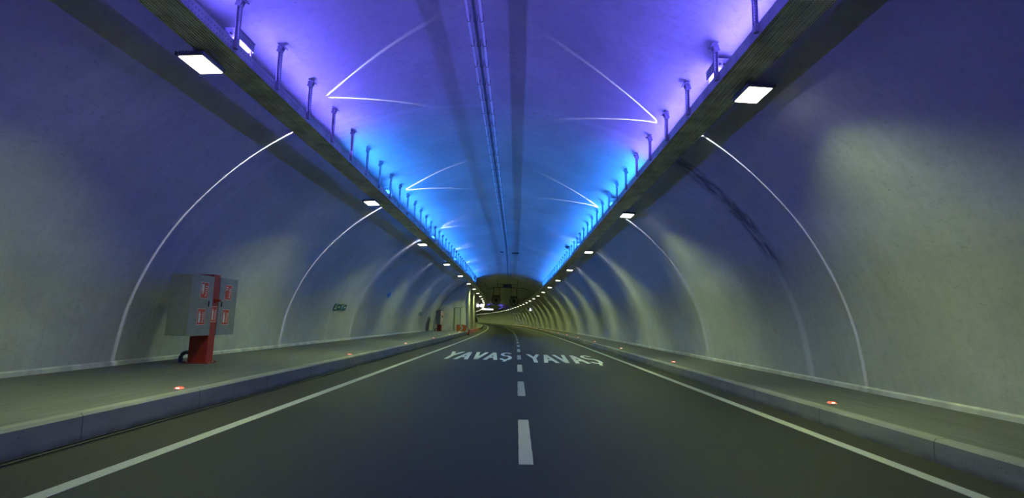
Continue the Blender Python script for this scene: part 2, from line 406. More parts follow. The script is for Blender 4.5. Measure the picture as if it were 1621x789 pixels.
while y < 190:
    L = 2.2
    bm = bmesh.new(); pts = []
    n = 10
    for k in range(n + 1):
        yy = y + L * k / n; jj = random.uniform(-.004, .004) if k not in (0, n) else 0
        a = path(yy, CL - 0.068 + jj, 0); b_ = path(yy, CL + 0.068 - jj, 0); pts.append((a, b_))
    top = [(bm.verts.new(a + Vector((0, 0, 0.006))), bm.verts.new(b_ + Vector((0, 0, 0.006)))) for a, b_ in pts]
    bot = [(bm.verts.new(a + Vector((0, 0, 0.0005))), bm.verts.new(b_ + Vector((0, 0, 0.0005)))) for a, b_ in pts]
    for k in range(n):
        bm.faces.new((top[k][0], top[k][1], top[k + 1][1], top[k + 1][0]))
        bm.faces.new((bot[k][0], bot[k + 1][0], bot[k + 1][1], bot[k][1]))
        bm.faces.new((top[k][0], top[k + 1][0], bot[k + 1][0], bot[k][0]))
        bm.faces.new((top[k][1], bot[k][1], bot[k + 1][1], top[k + 1][1]))
    bm.faces.new((top[0][0], bot[0][0], bot[0][1], top[0][1])); bm.faces.new((top[n][0], top[n][1], bot[n][1], bot[n][0]))
    tag(mesh_obj('centre_line_dash', bm, M_paint), 'white centre line dash, the %s one counted from the viewer' % ordn(i), 'road marking', 'centre line dashes')
    y += 4.45; i += 1

def stroke(bm, pts, wx, closed=False):
    """flat painted stroke, mitred along a polyline of (x, y)"""
    L, R_ = [], []
    n = len(pts)
    for i, p in enumerate(pts):
        a = pts[max(i - 1, 0)]; b = pts[min(i + 1, n - 1)]
        d = Vector((b[0] - a[0], b[1] - a[1])).normalized(); nn = Vector((-d.y, d.x))
        L.append((p[0] + nn.x * wx[0], p[1] + nn.y * wx[1])); R_.append((p[0] - nn.x * wx[0], p[1] - nn.y * wx[1]))
    z0, z1 = 0.0005, 0.0065
    for i in range(n - 1):
        q = [L[i], L[i + 1], R_[i + 1], R_[i]]
        lo = [bm.verts.new((x, y, z0)) for x, y in q]; hi = [bm.verts.new((x, y, z1)) for x, y in q]
        bm.faces.new(hi); bm.faces.new(lo[::-1])
        for k in range(4): bm.faces.new((lo[k], lo[(k + 1) % 4], hi[(k + 1) % 4], hi[k]))
def letter(bm, ch, x, y, w_, h_):
    t = (0.068, 0.27)
    P = lambda u, v: (x + u * w_, y + v * h_)
    if ch == 'Y':
        stroke(bm, [P(0.02, 1), P(0.5, 0.47)], t); stroke(bm, [P(0.98, 1), P(0.5, 0.47)], t); stroke(bm, [P(0.5, 0.52), P(0.5, 0)], t)
    if ch == 'A':
        stroke(bm, [P(0.05, 0), P(0.5, 0.98)], t); stroke(bm, [P(0.95, 0), P(0.5, 0.98)], t); stroke(bm, [P(0.24, 0.30), P(0.76, 0.30)], t)
    if ch == 'V':
        stroke(bm, [P(0.05, 1), P(0.5, 0.02)], t); stroke(bm, [P(0.95, 1), P(0.5, 0.02)], t)
    if ch == 'Ş':
        pts = []
        for k in range(13):
            a = math.radians(25 + 245 * k / 12); pts.append(P(0.5 + 0.40 * math.cos(a), 0.74 + 0.215 * math.sin(a)))
        for k in range(1, 14):
            a = math.radians(90 - 245 * k / 13); pts.append(P(0.5 + 0.42 * math.cos(a), 0.285 + 0.245 * math.sin(a)))
        stroke(bm, pts, (0.062, 0.24)); stroke(bm, [P(0.5, 0.04), P(0.55, -0.06), P(0.42, -0.14)], (0.05, 0.14))
def word(x0, x1, y0, h_, label):
    bm = bmesh.new(); n = 5; gap = 0.10; w_ = (x1 - x0 - gap * 4) / 5
    for k, ch in enumerate('YAVAŞ'): letter(bm, ch, x0 + k * (w_ + gap), y0, w_, h_)
    return tag(mesh_obj('road_lettering', bm, M_paint_bright), label, 'road marking')
word(-2.62, -0.18, 17.9, 4.1, 'white word YAVAŞ painted on the left lane')
word(0.46, 2.95, 17.2, 4.1, 'white word YAVAŞ painted on the right lane')

# ------------------------------------------------------------------ cable trays with their hangers
ZTL, ZTR = CAM_Z + 3.50, CAM_Z + 3.38      # undersides
TL, TR = (-4.37, -3.87), (2.77, 3.27)
def tray(x0, x1, z, inner, label, y1):
    t = thing('cable_tray', label, 'cable tray')
    bm = bmesh.new()     # ribbed floor of the tray
    n = 12; low = []; st = (x1 - x0) / n
    for k in range(n):
        a = x0 + k * st; low += [(a, z + 0.012), (a + st * .18, z), (a + st * .62, z), (a + st * .80, z + 0.012)]
    low.append((x1, z + 0.012))
    sweep(bm, low + [(x, zz + 0.012) for x, zz in low[::-1]], YB, y1)
    mesh_obj('tray_floor', bm, M_tray, t)
    for xs, s in ((x0, 1), (x1, -1)):
        bm = bmesh.new()
        sweep(bm, [(xs, z), (xs + s * 0.004, z), (xs + s * 0.004, z + 0.155), (xs + s * 0.03, z + 0.155), (xs + s * 0.03, z + 0.16), (xs - s * .001, z + 0.16)], YB, y1)
        mesh_obj('side_rail', bm, M_lip, t)
    bm = bmesh.new()     # cables lying in the tray
    for k in range(7):
        cx = x0 + 0.07 + k * 0.055
        sweep(bm, [(cx + .02 * math.cos(a * PI / 3), z + .046 + .02 * math.sin(a * PI / 3)) for a in range(6)], YB, y1)
    tag(mesh_obj('cable', bm, M_black, t), kind='stuff')
    return t
tray(*TL, ZTL, 1, 'perforated steel cable tray hung along the left side of the ceiling', 300)
tray(*TR, ZTR, -1, 'perforated steel cable tray hung along the right side of the ceiling', 300)

def make_hanger(h, s):
    """slotted channel post from tray rail up to a swivelling ceiling plate; origin on the tray rail; s = direction of arch slope"""
    t = thing('tray_hanger', 'x', 'hanger')
    bm = bmesh.new()
    for dx, dy, sx, sy in ((0, 0.022, 0.055, 0.004), (-0.0255, 0, 0.004, 0.04), (0.0255, 0, 0.004, 0.04)):
        box(bm, (dx, dy, h / 2 - 0.06), (sx, sy, h - 0.06))
    mesh_obj('post', bm, M_post, t)
    bm = bmesh.new()
    rot = Matrix.Rotation(-s * 0.36, 3, 'Y')
    box(bm, (0, 0, h - 0.015), (0.17, 0.15, 0.014), rot, 0.003)
    for sy in (-0.035, 0.035): box(bm, (0, sy, h - 0.075), (0.075, 0.006, 0.12), rot)
    for dx in (-0.045, 0.045):
        c = rot @ Vector((dx, 0.0, -0.014)); cyl(bm, Vector((0, 0, h - 0.015)) + c, Vector((0, 0, h - 0.015)) + c + rot @ Vector((0, 0, -0.02)), 0.012, n=6)
    mesh_obj('ceiling_plate', bm, M_plate, t)
    bm = bmesh.new(); box(bm, (0, 0, -0.06), (0.055, 0.06, 0.11), None, 0.004); cyl(bm, (0, -.04, -.04), (0, -.028, -.04), 0.011, n=6)
    mesh_obj('rail_clamp', bm, M_galv, t)
    return t
for side, x, z, s in (('left', TL[1] + 0.03, ZTL + 0.15, -1), ('right', TR[0] - 0.03, ZTR + 0.15, 1)):
    h = ceil_z(x) - z
    first = None
    ys = [5.18 + 1.205 * k for k in range(38)] if side == 'left' else [5.62 + 1.205 * k for k in range(38)]
    for k, y in enumerate(ys):
        if first is None: first = make_hanger(h, s); o = first
        else: o = copy_tree(first)
        o.location = path(y, x, z); o.rotation_euler.z = heading(y)
        tag(o, 'slotted steel hanger holding the %s cable tray, the %s counted into the tunnel' % (side, ordn(k)), 'hanger', 'hangers of the %s cable tray' % side)

# ------------------------------------------------------------------ tunnel lamps
def make_lamp(s):
    """flood lamp under the tray's outer edge, origin at the top of its bracket; s = outward sign"""
    t = thing('tunnel_lamp', 'x', 'lamp')
    rot = Matrix.Rotation(s * 0.05, 3, 'Y')
    bm = bmesh.new(); box(bm, (0, 0, -0.085), (0.36, 0.52, 0.055), rot, 0.012)
    box(bm, (0, 0, -0.05), (0.22, 0.34, 0.05), rot, 0.01); mesh_obj('housing', bm, M_house, t)
    bm = bmesh.new()
    for k in range(9): box(bm, (-0.16 + 0.04 * k, 0, -0.047), (0.006, 0.46, 0.035), rot)
    mesh_obj('cooling_fins', bm, M_house, t)
    bm = bmesh.new()
    for sy in (-0.17, 0.17): box(bm, (-s * 0.02, sy, -0.025), (0.03, 0.02, 0.05)); 
    box(bm, (-s * 0.02, 0, -0.006), (0.05, 0.40, 0.008)); mesh_obj('bracket', bm, M_galv, t)
    bm = bmesh.new(); box(bm, (0, 0, -0.1165), (0.31, 0.47, 0.008), rot); mesh_obj('glass', bm, M_lamp, t)
    bm = bmesh.new(); box(bm, (s * 0.19, -0.24, -0.085), (0.025, 0.03, 0.05), rot, .004); box(bm, (s * 0.19, 0.24, -0.085), (0.025, 0.03, 0.05), rot, .004)
    mesh_obj('latch', bm, M_dark, t)
    ld = bpy.data.lights.new('lamp_light', 'AREA'); ld.shape = 'RECTANGLE'; ld.size = 0.30; ld.size_y = 0.46
    ld.energy = LAMP_W; ld.color = LAMP_COL; ld.spread = math.radians(LAMP_SPREAD)
    lo = bpy.data.objects.new('lamp_light', ld); COL.objects.link(lo); lo.parent = t
    lo.location = (0, 0, -0.124); lo.rotation_euler = (0, 0, 0)
    return t
def make_enclosure():
    t = thing('driver_box', 'x', 'box')
    bm = bmesh.new(); box(bm, (0, 0, 0.065), (0.20, 0.42, 0.13), None, 0.012); mesh_obj('case', bm, M_boxpl, t)
    bm = bmesh.new(); box(bm, (0, 0, 0.135), (0.215, 0.435, 0.016), None, 0.004); mesh_obj('lid', bm, M_boxpl, t)
    bm = bmesh.new()
    for k in (-1, 0, 1): cyl(bm, (0, -0.21, 0.05 + 0.0 * k), (0, -0.235, 0.05), 0.016, n=8) if k == 0 else cyl(bm, (k * 0.06, -0.21, 0.05), (k * 0.06, -0.235, 0.05), 0.016, n=8)
    mesh_obj('cable_gland', bm, M_black, t)
    bm = bmesh.new()
    for dx in (-0.075, 0.075):
        for dy in (-0.17, 0.17): box(bm, (dx, dy, -0.118), (0.02, 0.02, 0.25))
    mesh_obj('foot', bm, M_galv, t)
    return t
enc0 = None
for side, x, z, s, y0, dy in (('left', TL[0] - 0.02, ZTL, -1, 6.55, 8.32), ('right', TR[1] + 0.03, ZTR, 1, 6.95, 8.42)):
    L0 = make_lamp(s)
    for k in range(0, 36):
        y = y0 + dy * k
        o = L0 if k == 0 else copy_tree(L0)
        o.location = path(y, x, z); o.rotation_euler.z = heading(y)
        lab = 'lit white lamp under the %s cable tray, the %s from the viewer' % (side, ordn(k))
        tag(o, lab, 'lamp', 'lamps under the %s cable tray' % side)
        if 0 <= k < 6:
            e = make_enclosure() if enc0 is None else copy_tree(enc0); enc0 = enc0 or e
            e.location = path(y + 0.15, (TL[1] - 0.11) if side == 'left' else (TR[0] + 0.11), z + 0.26)
            e.rotation_euler.z = heading(y)
            tag(e, 'pale driver box on the %s cable tray above the %s lamp' % (side, ordn(k)), 'box', 'driver boxes on the cable trays')

# ------------------------------------------------------------------ coloured LED wash bars on the trays
def led_bar(x, z, y0, y1, m, label, grp, col=None, s=1, wm=1.0):
    t = thing('led_wash_bar', label, 'light bar', path(y0, x, z), heading((y0 + y1) / 2), grp)
    L = y1 - y0
    bm = bmesh.new(); cyl(bm, (0, 0.0, 0.0), (0, L, 0.0), 0.012, n=6); mesh_obj('tube', bm, m, t)
    bm = bmesh.new()
    box(bm, (0, L / 2, -0.024), (0.03, L, 0.014))
    for k in range(int(L // 1.2) + 1): box(bm, (0, 0.1 + k * 1.2, -0.045), (0.02, 0.03, 0.04))
    mesh_obj('base_rail', bm, M_galv, t)
    ld = bpy.data.lights.new('bar_light', 'AREA'); ld.shape = 'RECTANGLE'; ld.size = 0.02; ld.size_y = L
    ld.energy = LED_WM * L * wm; ld.color = col; ld.spread = math.radians(LED_SPREAD)
    lo = bpy.data.objects.new('bar_light', ld); COL.objects.link(lo); lo.parent = t
    a = math.radians(LED_TILT) * s          # lean from straight up towards the road
    lo.location = (0.013 * math.sin(a), L / 2, 0.013 * math.cos(a)); lo.rotation_euler = (PI, a, 0) if False else (0, PI + a, 0)
    return t
def slit_light(x, z, y, s, wall):
    """the gaps between bars leak three thin fans of light: one round the wall, two across the ceiling"""
    ld = bpy.data.lights.new('gap_light', 'POINT'); ld.energy = SLIT_W * (3.0 if y < 12 else 5.0); ld.shadow_soft_size = 0.004; ld.color = (0.75, 0.78, 1.0)
    ld.use_nodes = True; nt = ld.node_tree; em = nt.nodes.get('Emission')
    tc = N(nt, 'ShaderNodeTexCoord'); sep = N(nt, 'ShaderNodeSeparateXYZ'); nt.links.new(tc.outputs['Normal'], sep.inputs[0])
    nx, ny, nz = sep.outputs
    out = math_n(nt, 'MULTIPLY', nx, s)
    g = maprange(nt, math_n(nt, 'ABSOLUTE', ny), 0.006, 0.012, 1, 0)
    fan = math_n(nt, 'MULTIPLY', math_n(nt, 'MULTIPLY', g, math_n(nt, 'GREATER_THAN', out, 0.10)), math_n(nt, 'LESS_THAN', nz, 0.9))
    tot = fan
    for sg in (() if wall else (-1, 1)):
        a = math.radians(38)
        d = math_n(nt, 'ADD', math_n(nt, 'MULTIPLY', nx, math.sin(a) * sg), math_n(nt, 'MULTIPLY', ny, math.cos(a)))
        gg = maprange(nt, math_n(nt, 'ABSOLUTE', d), 0.010, 0.017, 1, 0)
        q = math_n(nt, 'MULTIPLY', math_n(nt, 'MULTIPLY', gg, math_n(nt, 'LESS_THAN', out, -0.10)), math_n(nt, 'GREATER_THAN', nz, 0.02))
        tot = q if sg == -1 else math_n(nt, 'MAXIMUM', tot, q)
    if wall: tot = math_n(nt, 'MULTIPLY', tot, maprange(nt, nz, -0.98, -0.1, 0.13, 0.42))
    else: tot = math_n(nt, 'MULTIPLY', tot, maprange(nt, nz, 0.14, 0.80, 0.0, 0.17))
    nt.links.new(tot, em.inputs['Strength'])
    lo = bpy.data.objects.new('gap_light', ld); COL.objects.link(lo); lo.location = path(y, x, z)
    lo.rotation_euler.z = heading(y)
    return lo
gap_l = None
for side, x, z, sx in (('left', TL[1] - 0.10, ZTL + 0.175, -1), ('right', TR[0] + 0.10, ZTR + 0.175, 1)):
    segs = [(-12, -3), (-2.85, 4.9), (5.0, 11.5), (11.6, 14.2)] + [(14.3 + 7.4 * k, 14.3 + 7.4 * (k + 1) - 0.1) for k in range(5)]
    if side == 'right': segs = [(a + .2, b + .2) for a, b in segs]
    for k, (a, b) in enumerate(segs):
        v = a < 13 and k < 4
        v = a < 10
        col = M_led_v if v else M_led_b
        led_bar(x, z, a, b, col, '%s light bar in the %s cable tray, the %s counted into the tunnel' % ('violet' if v else 'blue', side, ordn(k)), 'light bars on the %s cable tray' % side, LED_VIOLET if v else LED_BLUE, -sx)
    for k in range(6):
        yw, yv = (10.3 + 7.2 * k, 9.5 + 7.2 * k) if side == 'left' else (9.3 + 7.45 * k, 9.75 + 7.6 * k)
        zt0 = ZTL if side == 'left' else ZTR
        slit_light((TL[0] - 0.03) if side == 'left' else (TR[1] + 0.03), zt0 + 0.13, yw, sx, True)
        slit_light((TL[1] + 0.02) if side == 'left' else (TR[0] - 0.02), zt0 + 0.17, yv, sx, False)

# ------------------------------------------------------------------ crown pipes and brackets
CX = -0.73; ZC = CAM_Z + 4.58
for dx, r, m, lab, nm in ((-0.105, 0.017, M_pipe_l, 'thin pale conduit along the crown, left of the grey pipe', 'conduit'),
                          (0.0, 0.026, M_pipe_d, 'dark grey pipe running along the crown between two pale conduits', 'pipe'),
                          (0.095, 0.020, M_pipe_l, 'thin pale conduit along the crown, right of the grey pipe', 'conduit')):
    bm = bmesh.new(); sweep(bm, [(CX + dx + r * math.cos(a * PI / 5), ZC + r * math.sin(a * PI / 5)) for a in range(10)], YB, 60 if r != 0.026 else 64)
    auto(tag(mesh_obj(nm, bm, m), lab, 'pipe'), 60)
def make_bracket():
    t = thing('pipe_bracket', 'x', 'bracket'); top = ceil_z(CX) - ZC
    bm = bmesh.new(); box(bm, (-0.005, 0, 0.10), (0.25, 0.03, 0.02))
    for dx in (-0.07, 0.07): box(bm, (dx, 0, (top + 0.1) / 2 + 0.005), (0.016, 0.016, top - 0.1 + 0.02))
    mesh_obj('cross_bar', bm, M_galv, t)
    for dx, r in ((-0.105, 0.021), (0.0, 0.030), (0.095, 0.024)):
        bm = bmesh.new()
        tube(bm, [(dx - r, 0, 0.10)] + arc((dx, 0, 0), r, PI, 2 * PI, 8) + [(dx + r, 0, 0.10)], 0.005, 6)
        mesh_obj('hook', bm, M_dark, t)
    return t
br0 = None
for k in range(66):
    y = 5.9 + 0.71 * k
    o = make_bracket() if br0 is None else copy_tree(br0); br0 = br0 or o
    o.location = path(y, CX, ZC); o.rotation_euler.z = heading(y)
    tag(o, 'steel bracket with three hooks holding the crown pipes, the %s counted into the tunnel' % ordn(k), 'bracket', 'brackets of the crown pipes')
bm = bmesh.new()
box(bm, path(35.5, -0.15, ceil_z(-0.15) - 0.065), (0.5, 0.12, 0.07), None, .01); box(bm, path(35.5, -1.1, ceil_z(-1.1) - 0.035), (0.22, 0.1, 0.06), None, .01)
tag(mesh_obj('junction_box', bm, M_dark), 'small dark junction box on the ceiling beside the crown pipes', 'box')

# ------------------------------------------------------------------ red studs on the walks
def make_stud():
    t = thing('kerb_stud', 'x', 'stud')
    bm = bmesh.new(); box(bm, (0, 0, 0.006), (0.13, 0.11, 0.012), None, .004); mesh_obj('base', bm, M_galv, t)
    bm = bmesh.new()
    pr = [(-0.045, 0.012), (0.045, 0.012), (0.038, 0.030), (-0.038, 0.030)]
    prism(bm, pr, -0.035, 0.035); mesh_obj('lens', bm, M_stud_lens, t)
    bm = bmesh.new(); box(bm, (0, -0.036, 0.021), (0.045, 0.004, 0.010)); mesh_obj('led', bm, M_stud_core, t)
    return t
st0 = None
for side, x, z, y0, dy, n in (('left', -4.72, LT, 7.35, 7.4, 6), ('right', 4.62, RT, 7.75, 7.62, 30)):
    for k in range(n):
        y = y0 + dy * k
        o = make_stud() if st0 is None else copy_tree(st0); st0 = st0 or o
        o.location = path(y, x, z); o.rotation_euler.z = heading(y)
        tag(o, 'red glowing stud on the %s sidewalk edge, the %s counted from the viewer' % (side, ordn(k)), 'stud', 'red studs on the %s sidewalk' % side)

# ------------------------------------------------------------------ hydrant cabinets
def sticker(parent, x, y0, z0, w_, h_, face, kind):
    """red label with a white border; hose or hydrant sign and hatch in white; on a +X face at x (face='x') or -Y face"""
    t = mesh_obj('sticker', *(lambda b: (b, M_white))(_box_new(x, y0, z0, w_, h_, 0.002, 0.0)), parent)
    mesh_obj('sticker_field', _box_new(x, y0, z0, w_ - 0.02, h_ - 0.02, 0.003, 0.0), M_redst, t)
    bm = bmesh.new()
    def r(u0, u1, v0, v1): box(bm, (x + 0.002, y0 + (u0 + u1) / 2 * w_, z0 + (v0 + v1) / 2 * h_), (0.005, abs(u1 - u0) * w_, abs(v1 - v0) * h_))
    if kind == 0:    # folded paper-like hose sign
        r(-0.38, -0.08, -0.05, 0.38); r(-0.30, -0.14, -0.22, -0.05)
    elif kind == 1:  # hydrant post
        r(-0.34, -0.10, -0.36, 0.20); r(-0.30, -0.16, 0.22, 0.32); r(-0.38, -0.08, 0.16, 0.20)
    else:
        r(-0.36, -0.10, 0.14, 0.22); r(-0.36, -0.10, 0.28, 0.36)
    for k in range(6):   # flames / arrow zigzag at the right
        v = -0.34 + 0.11 * k; r(0.06 + 0.05 * (k % 2), 0.30 + 0.02 * k, v, v + 0.05)
    mesh_obj('sticker_sign', bm, M_white, t)
def _box_new(x, y, z, w_, h_, t, e):
    bm = bmesh.new(); box(bm, (x, y, z), (t * 2, w_, h_)); return bm
def make_cabinet(loc, label, rz=0.0, full=True):
    t = thing('hydrant_cabinet', label, 'hydrant cabinet', loc, rz)
    # origin: foot of the post. x to the road, y along the tunnel
    bm = bmesh.new(); box(bm, (0, 0, 0.965), (0.40, 0.25, 1.93), None, 0.006); post = mesh_obj('post', bm, M_red, t)
    bm = bmesh.new(); box(bm, (0, 0, 0.009), (0.54, 0.37, 0.018), None, 0.003)
    for sx in (-1, 1):
        for sy in (-1, 1): cyl(bm, (sx * 0.235, sy * 0.155, 0.018), (sx * 0.235, sy * 0.155, 0.04), 0.014, n=6)
    mesh_obj('base_plate', bm, M_red, t)
    for y0, y1, nm in ((-0.895, -0.127, 0), (0.127, 0.83, 1)):
        bm = bmesh.new(); box(bm, (-0.02, (y0 + y1) / 2, 1.24), (0.43, y1 - y0, 1.26), None, 0.02); body = mesh_obj('cabinet_box', bm, M_cab, t)
        bm = bmesh.new(); box(bm, (0.206, (y0 + y1) / 2, 1.24), (0.018, y1 - y0 + 0.012, 1.28), None, 0.006); d = mesh_obj('door', bm, M_cab, t)
        bm = bmesh.new(); yl = y1 - 0.13 if nm == 0 else y0 + 0.10
        box(bm, (0.222, yl, 1.28), (0.014, 0.028, 0.12), None, 0.003); mesh_obj('lock_handle', bm, M_black, d)
        bm = bmesh.new()
        for zz in (0.80, 1.68): cyl(bm, (0.205, y0 + 0.01 if nm == 0 else y1 - 0.01, zz - .05), (0.205, y0 + 0.01 if nm == 0 else y1 - 0.01, zz + .05), 0.013, n=8)
        mesh_obj('hinge', bm, M_cab, d)
        yc_ = (y0 + y1) / 2 + (0.06 if nm == 0 else -0.02)
        sticker(d, 0.217, yc_ - (0.0 if nm == 0 else 0.0), 1.56, 0.27, 0.35, 'x', 0 if nm == 0 else 2); sticker(d, 0.217, yc_ - 0.03, 1.00, 0.27, 0.35, 'x', 1)
    sticker(post, 0.2025, -0.01, 1.06, 0.21, 0.35, 'x', 1)
    bm = bmesh.new(); cyl(bm, (0.2, 0.0, 1.36), (0.25, 0.0, 1.36), 0.055, n=12); cyl(bm, (0.25, 0.0, 1.36), (0.31, 0, 1.36), 0.035, 0.028, n=6)
    box(bm, (0.27, 0.06, 1.36), (0.02, 0.07, 0.05)); tag(mesh_obj('valve_cap', bm, M_red, t))
    bm = bmesh.new()
    cyl(bm, (-0.2, 0.0, 0.22), (-0.24, 0.0, 0.22), 0.062, n=12); cyl(bm, (-0.24, 0, 0.22), (-0.27, 0, 0.22), 0.052, n=12)
    pts = [(-0.26, 0, 0.22), (-0.30, 0, 0.22)] + [(-0.30 + 0.13 * math.cos(a), 0, 0.09 + 0.13 * math.sin(a)) for a in [PI / 2 + k * PI / 16 for k in range(1, 9)]] + [(-0.43, 0, 0.0)]
    tube(bm, pts, 0.042, 12); auto(mesh_obj('inlet_pipe', bm, M_pipe_d, t), 40)
    return t
make_cabinet(path(11.35, -6.90, LT), 'grey fire hydrant cabinet on a red post standing on the left sidewalk nearest the viewer')
make_cabinet(path(47.6, -6.90, LT), 'grey and red fire hydrant cabinet far off beside the bay end wall')

# ------------------------------------------------------------------ signs on the left wall
def wall_sign(y, H, wy, hz, label):
    z = CAM_Z + H; x = AX - wall_d(z); sl = math.atan2(wall_d(z - 0.2) - wall_d(z + 0.2), 0.4)
    t = thing('emergency_sign', label, 'sign', path(y, x + 0.03, z), heading(y)); t.rotation_euler.y = sl
    for sy, nm in ((-1, 0), (1, 1)):
        bm = bmesh.new(); box(bm, (0, sy * wy * 0.27, 0), (0.02, wy * 0.48, hz), None, 0.003); p = mesh_obj('panel', bm, M_green, t)
        bm = bmesh.new()
        def r(u0, u1, v0, v1, rot=None):
            box(bm, (0.011, sy * wy * 0.27 + (u0 + u1) / 2 * wy * 0.48, (v0 + v1) / 2 * hz), (0.004, abs(u1 - u0) * wy * 0.48, abs(v1 - v0) * hz), rot)
        r(-0.42, -0.06, 0.28, 0.36); r(-0.42, -0.06, -0.38, -0.30); r(-0.42, -0.36, -0.3, 0.3)
        r(-0.28, -0.18, -0.1, 0.16); r(-0.22, -0.10, -0.26, -0.16)            # running figure in a doorway
        d = 1 if nm else -1
        r(0.06, 0.36, -0.05, 0.05); r(0.22 - 0.08 * d, 0.30 - 0.08 * d, -0.2, 0.2); r(0.25 + 0.1 * d - .04, 0.25 + 0.1 * d + .04, -0.1, 0.1)
        mesh_obj('pictogram', bm, M_white, p)
wall_sign(22.4, 0.44, 1.45, 0.27, 'pair of green emergency exit signs on the left wall behind the near hydrant cabinet')
wall_sign(41.8, 0.42, 1.45, 0.27, 'small pair of green emergency exit signs far down the left wall')
bm = bmesh.new()
p = path(29.2, AX - wall_d(CAM_Z + 1.35) + 0.01, CAM_Z + 1.35); cyl(bm, p, p + Vector((0.05, -0.01, 0)), 0.17, 0.15, 20); cyl(bm, p + Vector((.05, 0, 0)), p + Vector((0.07, -0.01, 0)), 0.06, n=12)
tag(mesh_obj('wall_reflector', bm, M_blue), 'round bluish disc fixed to the left wall past the first exit signs', 'reflector')

# ------------------------------------------------------------------ bay end wall: door, sign
off = path(YN).x
dt = thing('door_1', None, None, (off - 5.62, YN - 0.005, LT)); dt['kind'] = 'structure'
bm = bmesh.new(); box(bm, (0, -0.02, 1.10), (0.56, 0.03, 2.2), None, 0.004); mesh_obj('door_leaf', bm, M_door, dt)
bm = bmesh.new()
for dx in (-0.315, 0.315): box(bm, (dx, -0.03, 1.13), (0.05, 0.06, 2.26))
box(bm, (0, -0.03, 2.24), (0.68, 0.06, 0.05)); mesh_obj('door_frame', bm, M_dark, dt)
bm = bmesh.new(); cyl(bm, (-0.2, -0.035, 1.05), (-0.2, -0.09, 1.05), 0.012, n=8); cyl(bm, (-0.2, -0.085, 1.05), (-0.09, -0.085, 1.05), 0.012, n=8)
mesh_obj('door_handle', bm, M_galv, dt)
t = thing('emergency_sign', 'small dark green sign on the bay end wall right of the door', 'sign', (off - 4.98, YN, CAM_Z + 1.28))
bm = bmesh.new(); box(bm, (0, -0.02, 0), (0.42, 0.03, 0.19), None, 0.004); p = mesh_obj('panel', bm, M_green, t)
bm = bmesh.new(); box(bm, (-0.07, -0.037, 0), (0.05, 0.004, 0.09)); box(bm, (0.07, -0.037, 0), (0.12, 0.004, 0.03)); mesh_obj('pictogram', bm, M_white, p)

# ------------------------------------------------------------------ chevron board and red-white guard at the bay's end
t = thing('chevron_board', 'orange board with a white chevron pointing right, on the left sidewalk', 'road sign', path(45.6, -4.72, LT), 0.05)
bm = bmesh.new(); box(bm, (0, 0, 0.36), (0.84, 0.03, 0.56), None, 0.02); b_ = mesh_obj('board', bm, M_orange, t)
bm = bmesh.new()
for sz in (1, -1):
    q = [(-0.06, -0.02), (0.05, -0.02), (0.05, 0), (-0.06, 0)]
    o4 = [(-0.13, 0.24 * sz), (0.02, 0.24 * sz), (0.18, 0.0), (0.03, 0.0)]
    a = [bm.verts.new((x, -0.018, 0.36 + z)) for x, z in o4]; c = [bm.verts.new((x, -0.014, 0.36 + z)) for x, z in o4]
    bm.faces.new(a); bm.faces.new(c[::-1])
    for k in range(4): bm.faces.new((a[k], a[(k + 1) % 4], c[(k + 1) % 4], c[k]))
mesh_obj('chevron', bm, M_white, b_)
for dx in (-0.3, 0.3):
    bm = bmesh.new(); box(bm, (dx, 0.02, 0.14), (0.04, 0.03, 0.28)); box(bm, (dx, 0.02, 0.012), (0.08, 0.34, 0.024)); mesh_obj('foot', bm, M_dark, t)
t = thing('striped_board', 'low board of slanted red and white stripes right of the orange chevron board', 'road sign', path(48.6, -4.72, LT))
bm = bmesh.new(); box(bm, (0, 0, 0.32), (0.42, 0.03, 0.50), None, 0.01); b_ = mesh_obj('board', bm, M_orange, t)
bm = bmesh.new()
for k in range(3): box(bm, (0, -0.018, 0.17 + 0.16 * k), (0.40, 0.006, 0.055), Matrix.Rotation(-0.3, 3, 'Y'))
mesh_obj('stripes', bm, M_white, b_)
bm = bmesh.new(); box(bm, (0, 0.02, 0.04), (0.06, 0.04, 0.08)); box(bm, (0, 0.02, 0.012), (0.3, 0.2, 0.024)); mesh_obj('foot', bm, M_dark, t)
bm = bmesh.new(); bx0 = path(46.9, -4.15, 0)
cyl(bm, bx0, bx0 + Vector((0, 0, 0.05)), 0.16, 0.14, 12); cyl(bm, bx0 + Vector((0, 0, 0.05)), bx0 + Vector((0.05, 0, 0.52)), 0.05, 0.035, 10)
tag(mesh_obj('bollard', bm, M_black), 'small black leaning bollard at the foot of the orange chevron board', 'bollard')
def guard(y0, y1, label):
    yc_ = (y0 + y1) / 2
    t = thing('kerb_guard', label, 'guard', path(y0, KL + 0.08 - 0.0, 0.006), heading(yc_))
    L = y1 - y0 - 0.08
    bm = bmesh.new(); prism(bm, [(-0.07, 0), (0.10, 0), (0.07, 0.10), (0.03, 0.36), (-0.03, 0.36), (-0.06, 0.10)], 0, L); mesh_obj('block', bm, M_redst, t)
    bm = bmesh.new(); box(bm, (0.0, -0.003, 0.24), (0.055, 0.006, 0.14)); box(bm, (0.065, L * .5, 0.2), (0.03, L * .4, 0.12), Matrix.Rotation(0.12, 3, 'Y')); mesh_obj('reflector', bm, M_white, t)
    return t
for k in range(9): guard(49.5 + 2.6 * k, 52.1 + 2.6 * k, 'red guard block with white reflector on the left kerb, the %s past the chevron board' % ordn(k))['group'] = 'red guard blocks'

